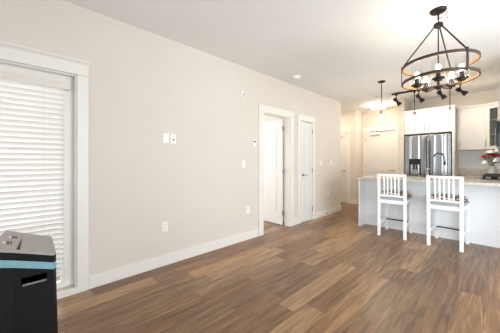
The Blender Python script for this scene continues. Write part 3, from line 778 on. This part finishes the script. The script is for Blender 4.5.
dm = MB().box(2.752, 2.788, 5.655, 6.415, 1.47, 1.90, .004).build('door', 'greentint', t)
MB().cyl((2.735, 6.24, 1.52), (2.735, 6.24, 1.85), .008).build('bar_handle', 'steel', dm, True)
t = thing('upper_cabinet', (2.98, 6.03, 1.91), 'white cabinet above the microwave at the right edge', 'cabinet')
MB().box(2.79, 3.19, 5.655, 6.415, 1.908, 2.44).build('carcass', 'cab', t)
MB().box(2.772, 3.19, 5.645, 6.42, 2.44, 2.49, .004).build('cornice', 'cab', t)
for y0, y1 in ((5.658, 6.033), (6.037, 6.412)): MB().box(2.770, 2.789, y0, y1, 1.915, 2.435, .002).build('door', 'cab', t)

# ================================================================== FLOWERS
bx, by, bz = 2.69, 6.53, .94
t = thing('flower_arrangement', (bx, by, bz), 'bouquet of red and white roses in a white vase on the corner worktop', 'flowers')
MB().lathe([(.045, bz), (.062, bz+.05), (.058, bz+.14), (.040, bz+.19), (.048, bz+.215), (.043, bz+.215), (.034, bz+.19), (0, bz+.18)], 22, Matrix.Translation((bx, by, 0))).build('vase', 'ceramic', t, True)
def rose(c, r, m):
    b = MB(); b.sphere(c, r*.55, (1, 1, 1.1), 10)
    for ring_, (n, rr, ti) in enumerate(((4, .45, 1.1), (5, .75, .75), (6, .95, .35))):
        for k in range(n):
            a = 2*PI*k/n + ring_*.5
            bb = bmesh.new(); bmesh.ops.create_uvsphere(bb, u_segments=8, v_segments=5, radius=r*.55)
            M_ = Matrix.Translation((c[0]+rr*r*.75*math.cos(a), c[1]+rr*r*.75*math.sin(a), c[2]+r*(.15-.22*ring_))) @ Matrix.Rotation(a, 4, 'Z') @ Matrix.Rotation(-.35*ring_, 4, 'Y') @ Matrix.Diagonal((.3, .95, 1, 1))
            b._add(bb, M_)
    return b.build('rose', m, t, True)
heads = [(-.12, -.08, 1.335, 'red', .042), (.0, -.08, 1.37, 'red', .05), (.06, -.05, 1.36, 'red', .052), (-.055, .04, 1.38, 'red', .042), (-.10, -.10, 1.23, 'petal', .052), (-.015, -.10, 1.43, 'petal', .048), (.055, -.02, 1.45, 'petal', .045), (.05, -.12, 1.27, 'petal', .052), (.11, .05, 1.40, 'petal', .045), (-.06, -.03, 1.43, 'petal', .035)]
st_b = MB()
for dx, dy, z, m, r in heads:
    rose((bx+dx, by+dy, z), r, m)
    st_b.tube([(bx+dx*.12, by+dy*.12, bz+.20), (bx+dx*.5, by+dy*.5, (bz+.2+z)/2+.02), (bx+dx, by+dy, z-r*.4)], .004, 6)
st_b.build('stems', 'leaf', t)
lb = MB()
for k in range(34):
    a = random.random()*2*PI; rr = random.uniform(.03, .11); z = random.uniform(1.20, 1.38); L_ = random.uniform(.05, .08)
    bb = bmesh.new(); v = [bb.verts.new(p) for p in ((0, 0, 0), (.35*L_, -.22*L_, .012), (L_, 0, -.006), (.35*L_, .22*L_, .012), (.4*L_, 0, -.004))]
    bb.faces.new((v[0], v[1], v[4])); bb.faces.new((v[1], v[2], v[4])); bb.faces.new((v[2], v[3], v[4])); bb.faces.new((v[3], v[0], v[4]))
    lb._add(bb, Matrix.Translation((bx+rr*math.cos(a), by+rr*math.sin(a)-.02, z)) @ Matrix.Rotation(a+random.uniform(-.6, .6), 4, 'Z') @ Matrix.Rotation(random.uniform(-.9, .5), 4, 'Y'))
lb.build('leaves', 'leaf', t)

# ================================================================== LAMPS
def point(parent, loc, power, colour, r=.03):
    d = bpy.data.lights.new('bulb_light', 'POINT'); d.energy = power; d.color = colour; d.shadow_soft_size = r
    o = bpy.data.objects.new('bulb_light', d); COL.objects.link(o); o.parent = parent; o.location = Vector(loc)-root_of(parent); d.specular_factor = 0; return o
WARM = (1, .88, .72)
# chandelier
CX, CY = 2.37, 2.97
t = thing('chandelier', (CX, CY, H), 'round two-ring wood and bronze chandelier with five glass shades', 'chandelier')
T = Matrix.Translation((CX, CY, 0))
MB().lathe([(.068, H), (.068, H-.012), (.060, H-.022), (.014, H-.026), (.010, H-.05)], 30, T).build('canopy', 'bronze', t, True)
b = MB(); b.cyl((CX, CY, H-.05), (CX, CY, 2.605), .005)
for z in (2.665, 2.64, 2.615):
    pass
for k, z in enumerate((2.66, 2.635)):
    M_ = Matrix.Translation((CX, CY, z)) @ Matrix.Rotation(PI/2*k, 4, 'Z') @ Matrix.Rotation(PI/2, 4, 'X')
    b.lathe([(.013+.0025*math.cos(a), .0025*math.sin(a)) for a in [i*PI/3 for i in range(7)]], 16, M_, caps=False)
b.build('chain', 'bronze', t, True)
pts = []
for i in range(25):
    a = 2*PI*i/24; pts.append((CX+.035*math.sin(a)+.02*math.cos(2*a), CY+.03*math.sin(2*a), 2.652-.024*math.cos(a)+.01*math.sin(a)))
b = MB(); b.tube([(p[0]+.045, p[1], p[2]) for p in pts], .0025, 6); b.build('cord', 'bronze', t, True)
MB().lathe([(.012, 2.60), (.038, 2.596), (.040, 2.570), (.030, 2.560), (.012, 2.550)], 20, T).build('hub', 'bronze', t, True)
for z in (2.20, 2.045):
    nm = 'ring'
    rg_ = MB().ring(.298, .290, z-.011, z+.011, 72, T).build(nm, 'wood', t, True)
    MB().ring(.303, .2985, z-.013, z+.013, 72, T).build('ring_band', 'ringband', rg_, True)
r_ = Vector((.99, .14, 0)); w_ = Vector((-.14, .99, 0)); C0 = Vector((CX, CY, 0))
for th in (-50, 70, 190):
    a = math.radians(th); dv = r_*math.cos(a)+w_*math.sin(a)
    p0 = C0+dv*.03+Vector((0, 0, 2.572)); p1 = C0+(r_*math.cos(math.radians(205))+w_*math.sin(math.radians(205)) if th == 190 else dv)*.300+Vector((0, 0, 2.212))
    MB().cyl(p0, p1, .0065).build('strut', 'bronze', t, True)
    M_ = Matrix.Translation(C0) @ Matrix.Rotation(math.atan2(dv.y, dv.x), 4, 'Z')
    MB().box(.3035, .3085, -.010, .010, 2.022, 2.228, .001, M=M_).build('strap', 'bronze', t)
MB().cyl((CX, CY, 2.56), (CX, CY, 1.985), .0055).build('stem', 'bronze', t, True)
MB().lathe([(0, 1.945), (.012, 1.95), (.03, 1.965), (.03, 1.985), (.012, 1.998), (.012, 2.02)], 20, T).build('lower_hub', 'bronze', t, True)
for k in range(5):
    a = math.radians(-90+72*k); dv = r_*math.cos(a)+w_*math.sin(a); p = C0+dv*.178
    MB().tube([C0+dv*.028+Vector((0, 0, 1.975)), C0+dv*.11+Vector((0, 0, 1.970)), p+Vector((0, 0, 1.975)), p+Vector((0, 0, 1.995))], .006, 8).build('arm', 'bronze', t, True)
    TT = Matrix.Translation(p)
    s = MB().lathe([(.012, 1.985), (.030, 1.992), (.034, 2.005), (.050, 2.009), (.050, 2.016), (.020, 2.018), (.018, 2.075)], 20, TT).build('socket', 'bronze', t, True)
    MB().lathe([(.012, 2.075), (.013, 2.085), (.018, 2.110), (.019, 2.122), (.015, 2.136), (0, 2.144)], 16, TT).build('bulb', 'bulb', s, True)
    point(t, p+Vector((0, 0, 2.115)), 5.0, (1, .84, .64), .028)
    MB().lathe([(.052, 2.017), (.052, 2.19), (.050, 2.19), (.050, 2.017)], 28, TT, caps=False).build('glass_shade', 'glass', s, True)
# pendants
def pendant(x, y, ztop, zcap, zbot, label, canopy=True):
    t = thing('pendant_light', (x, y, ztop), label, 'pendant light', 'glass pendant lights over the island')
    T = Matrix.Translation((x, y, 0))
    if canopy: MB().lathe([(.062, ztop), (.062, ztop-.016), (.052, ztop-.022), (.008, ztop-.024)], 24, T).build('canopy', 'bronze', t, True)
    else: MB().lathe([(.018, ztop), (.018, ztop-.03), (.008, ztop-.035)], 16, T).build('canopy', 'bronze', t, True)
    MB().cyl((x, y, ztop-.024), (x, y, zcap+.02), .0075).build('stem', 'bronze', t, True)
    MB().lathe([(.010, zcap+.03), (.024, zcap+.02), (.026, zcap-.045), (.018, zcap-.05)], 20, T).build('socket', 'nickel', t, True)
    MB().lathe([(.026, zcap-.002), (.056, zcap-.004), (.060, zcap-.015), (.060, zbot), (.0575, zbot), (.0575, zcap-.015), (.054, zcap-.007), (.026, zcap-.006)], 28, T, caps=False).build('glass_shade', 'glass', t, True)
    MB().lathe([(.014, zcap-.052), (.017, zcap-.07), (.026, zcap-.095), (.028, zcap-.112), (.021, zcap-.130), (0, zcap-.140)], 16, T).build('bulb', 'pbulb', t, True)
    point(t, (x, y, zcap-.10), 9 if canopy else 6.5, (1, .87, .72), .036)
pendant(1.262, 4.87, H, 2.155, 1.97, 'clear glass pendant hanging alone by its own canopy left of the track')
TY, TZ = 5.93, H
pendant(1.560, TY, H-.035, 2.245, 2.06, 'clear glass pendant on the track before the left refrigerator cabinet door', False)
pendant(2.128, TY, H-.035, 2.255, 2.06, 'clear glass pendant on the track before the right end of the refrigerator cabinet', False)
# track
t = thing('track_light', (1.76, TY, H), 'black ceiling track with four swivel spot heads over the kitchen', 'track light')
MB().box(1.14, 2.37, TY-.018, TY+.018, H-.035, H, .003).build('track', 'bronze', t)
for k, x in enumerate((1.225, 1.635, 1.985, 2.275)):
    dv = Vector((.48, .42, -.72)).normalized() if k < 3 else Vector((.72, .3, -.62)).normalized()
    top_ = Vector((x, TY, H-.035)); piv = top_+Vector((0, 0, -.115))
    b = MB(); b.cyl(top_, piv, .010); b.box(x-.025, x+.025, TY-.016, TY+.016, H-.055, H-.035, .002)
    st_ = b.build('stem', 'bronze', t, True)
    q = dv.to_track_quat('Z', 'Y').to_matrix().to_4x4()
    M_ = Matrix.Translation(piv+Vector((0, 0, -.02))-dv*.075) @ q
    h = MB().lathe([(0, 0), (.030, .004), (.036, .03), (.036, .07), (.024, .085), (.022, .11), (.036, .135), (.050, .19), (.046, .19), (.026, .145), (0, .14)], 22, M_).build('spot_head', 'bronze', t, True)
    MB().lathe([(.022, .146), (.038, .178), (0, .168)], 16, M_, caps=False).build('bulb', 'bulb', h, True)
    d = bpy.data.lights.new('spot_light', 'SPOT'); d.energy = 18; d.color = WARM; d.spot_size = math.radians(160); d.spot_blend = .8; d.shadow_soft_size = .04
    o = bpy.data.objects.new('spot_light', d); COL.objects.link(o); o.parent = t
    o.location = piv+Vector((0, 0, -.02))+dv*.10-root_of(t); o.rotation_euler = dv.to_track_quat('-Z', 'Y').to_euler()
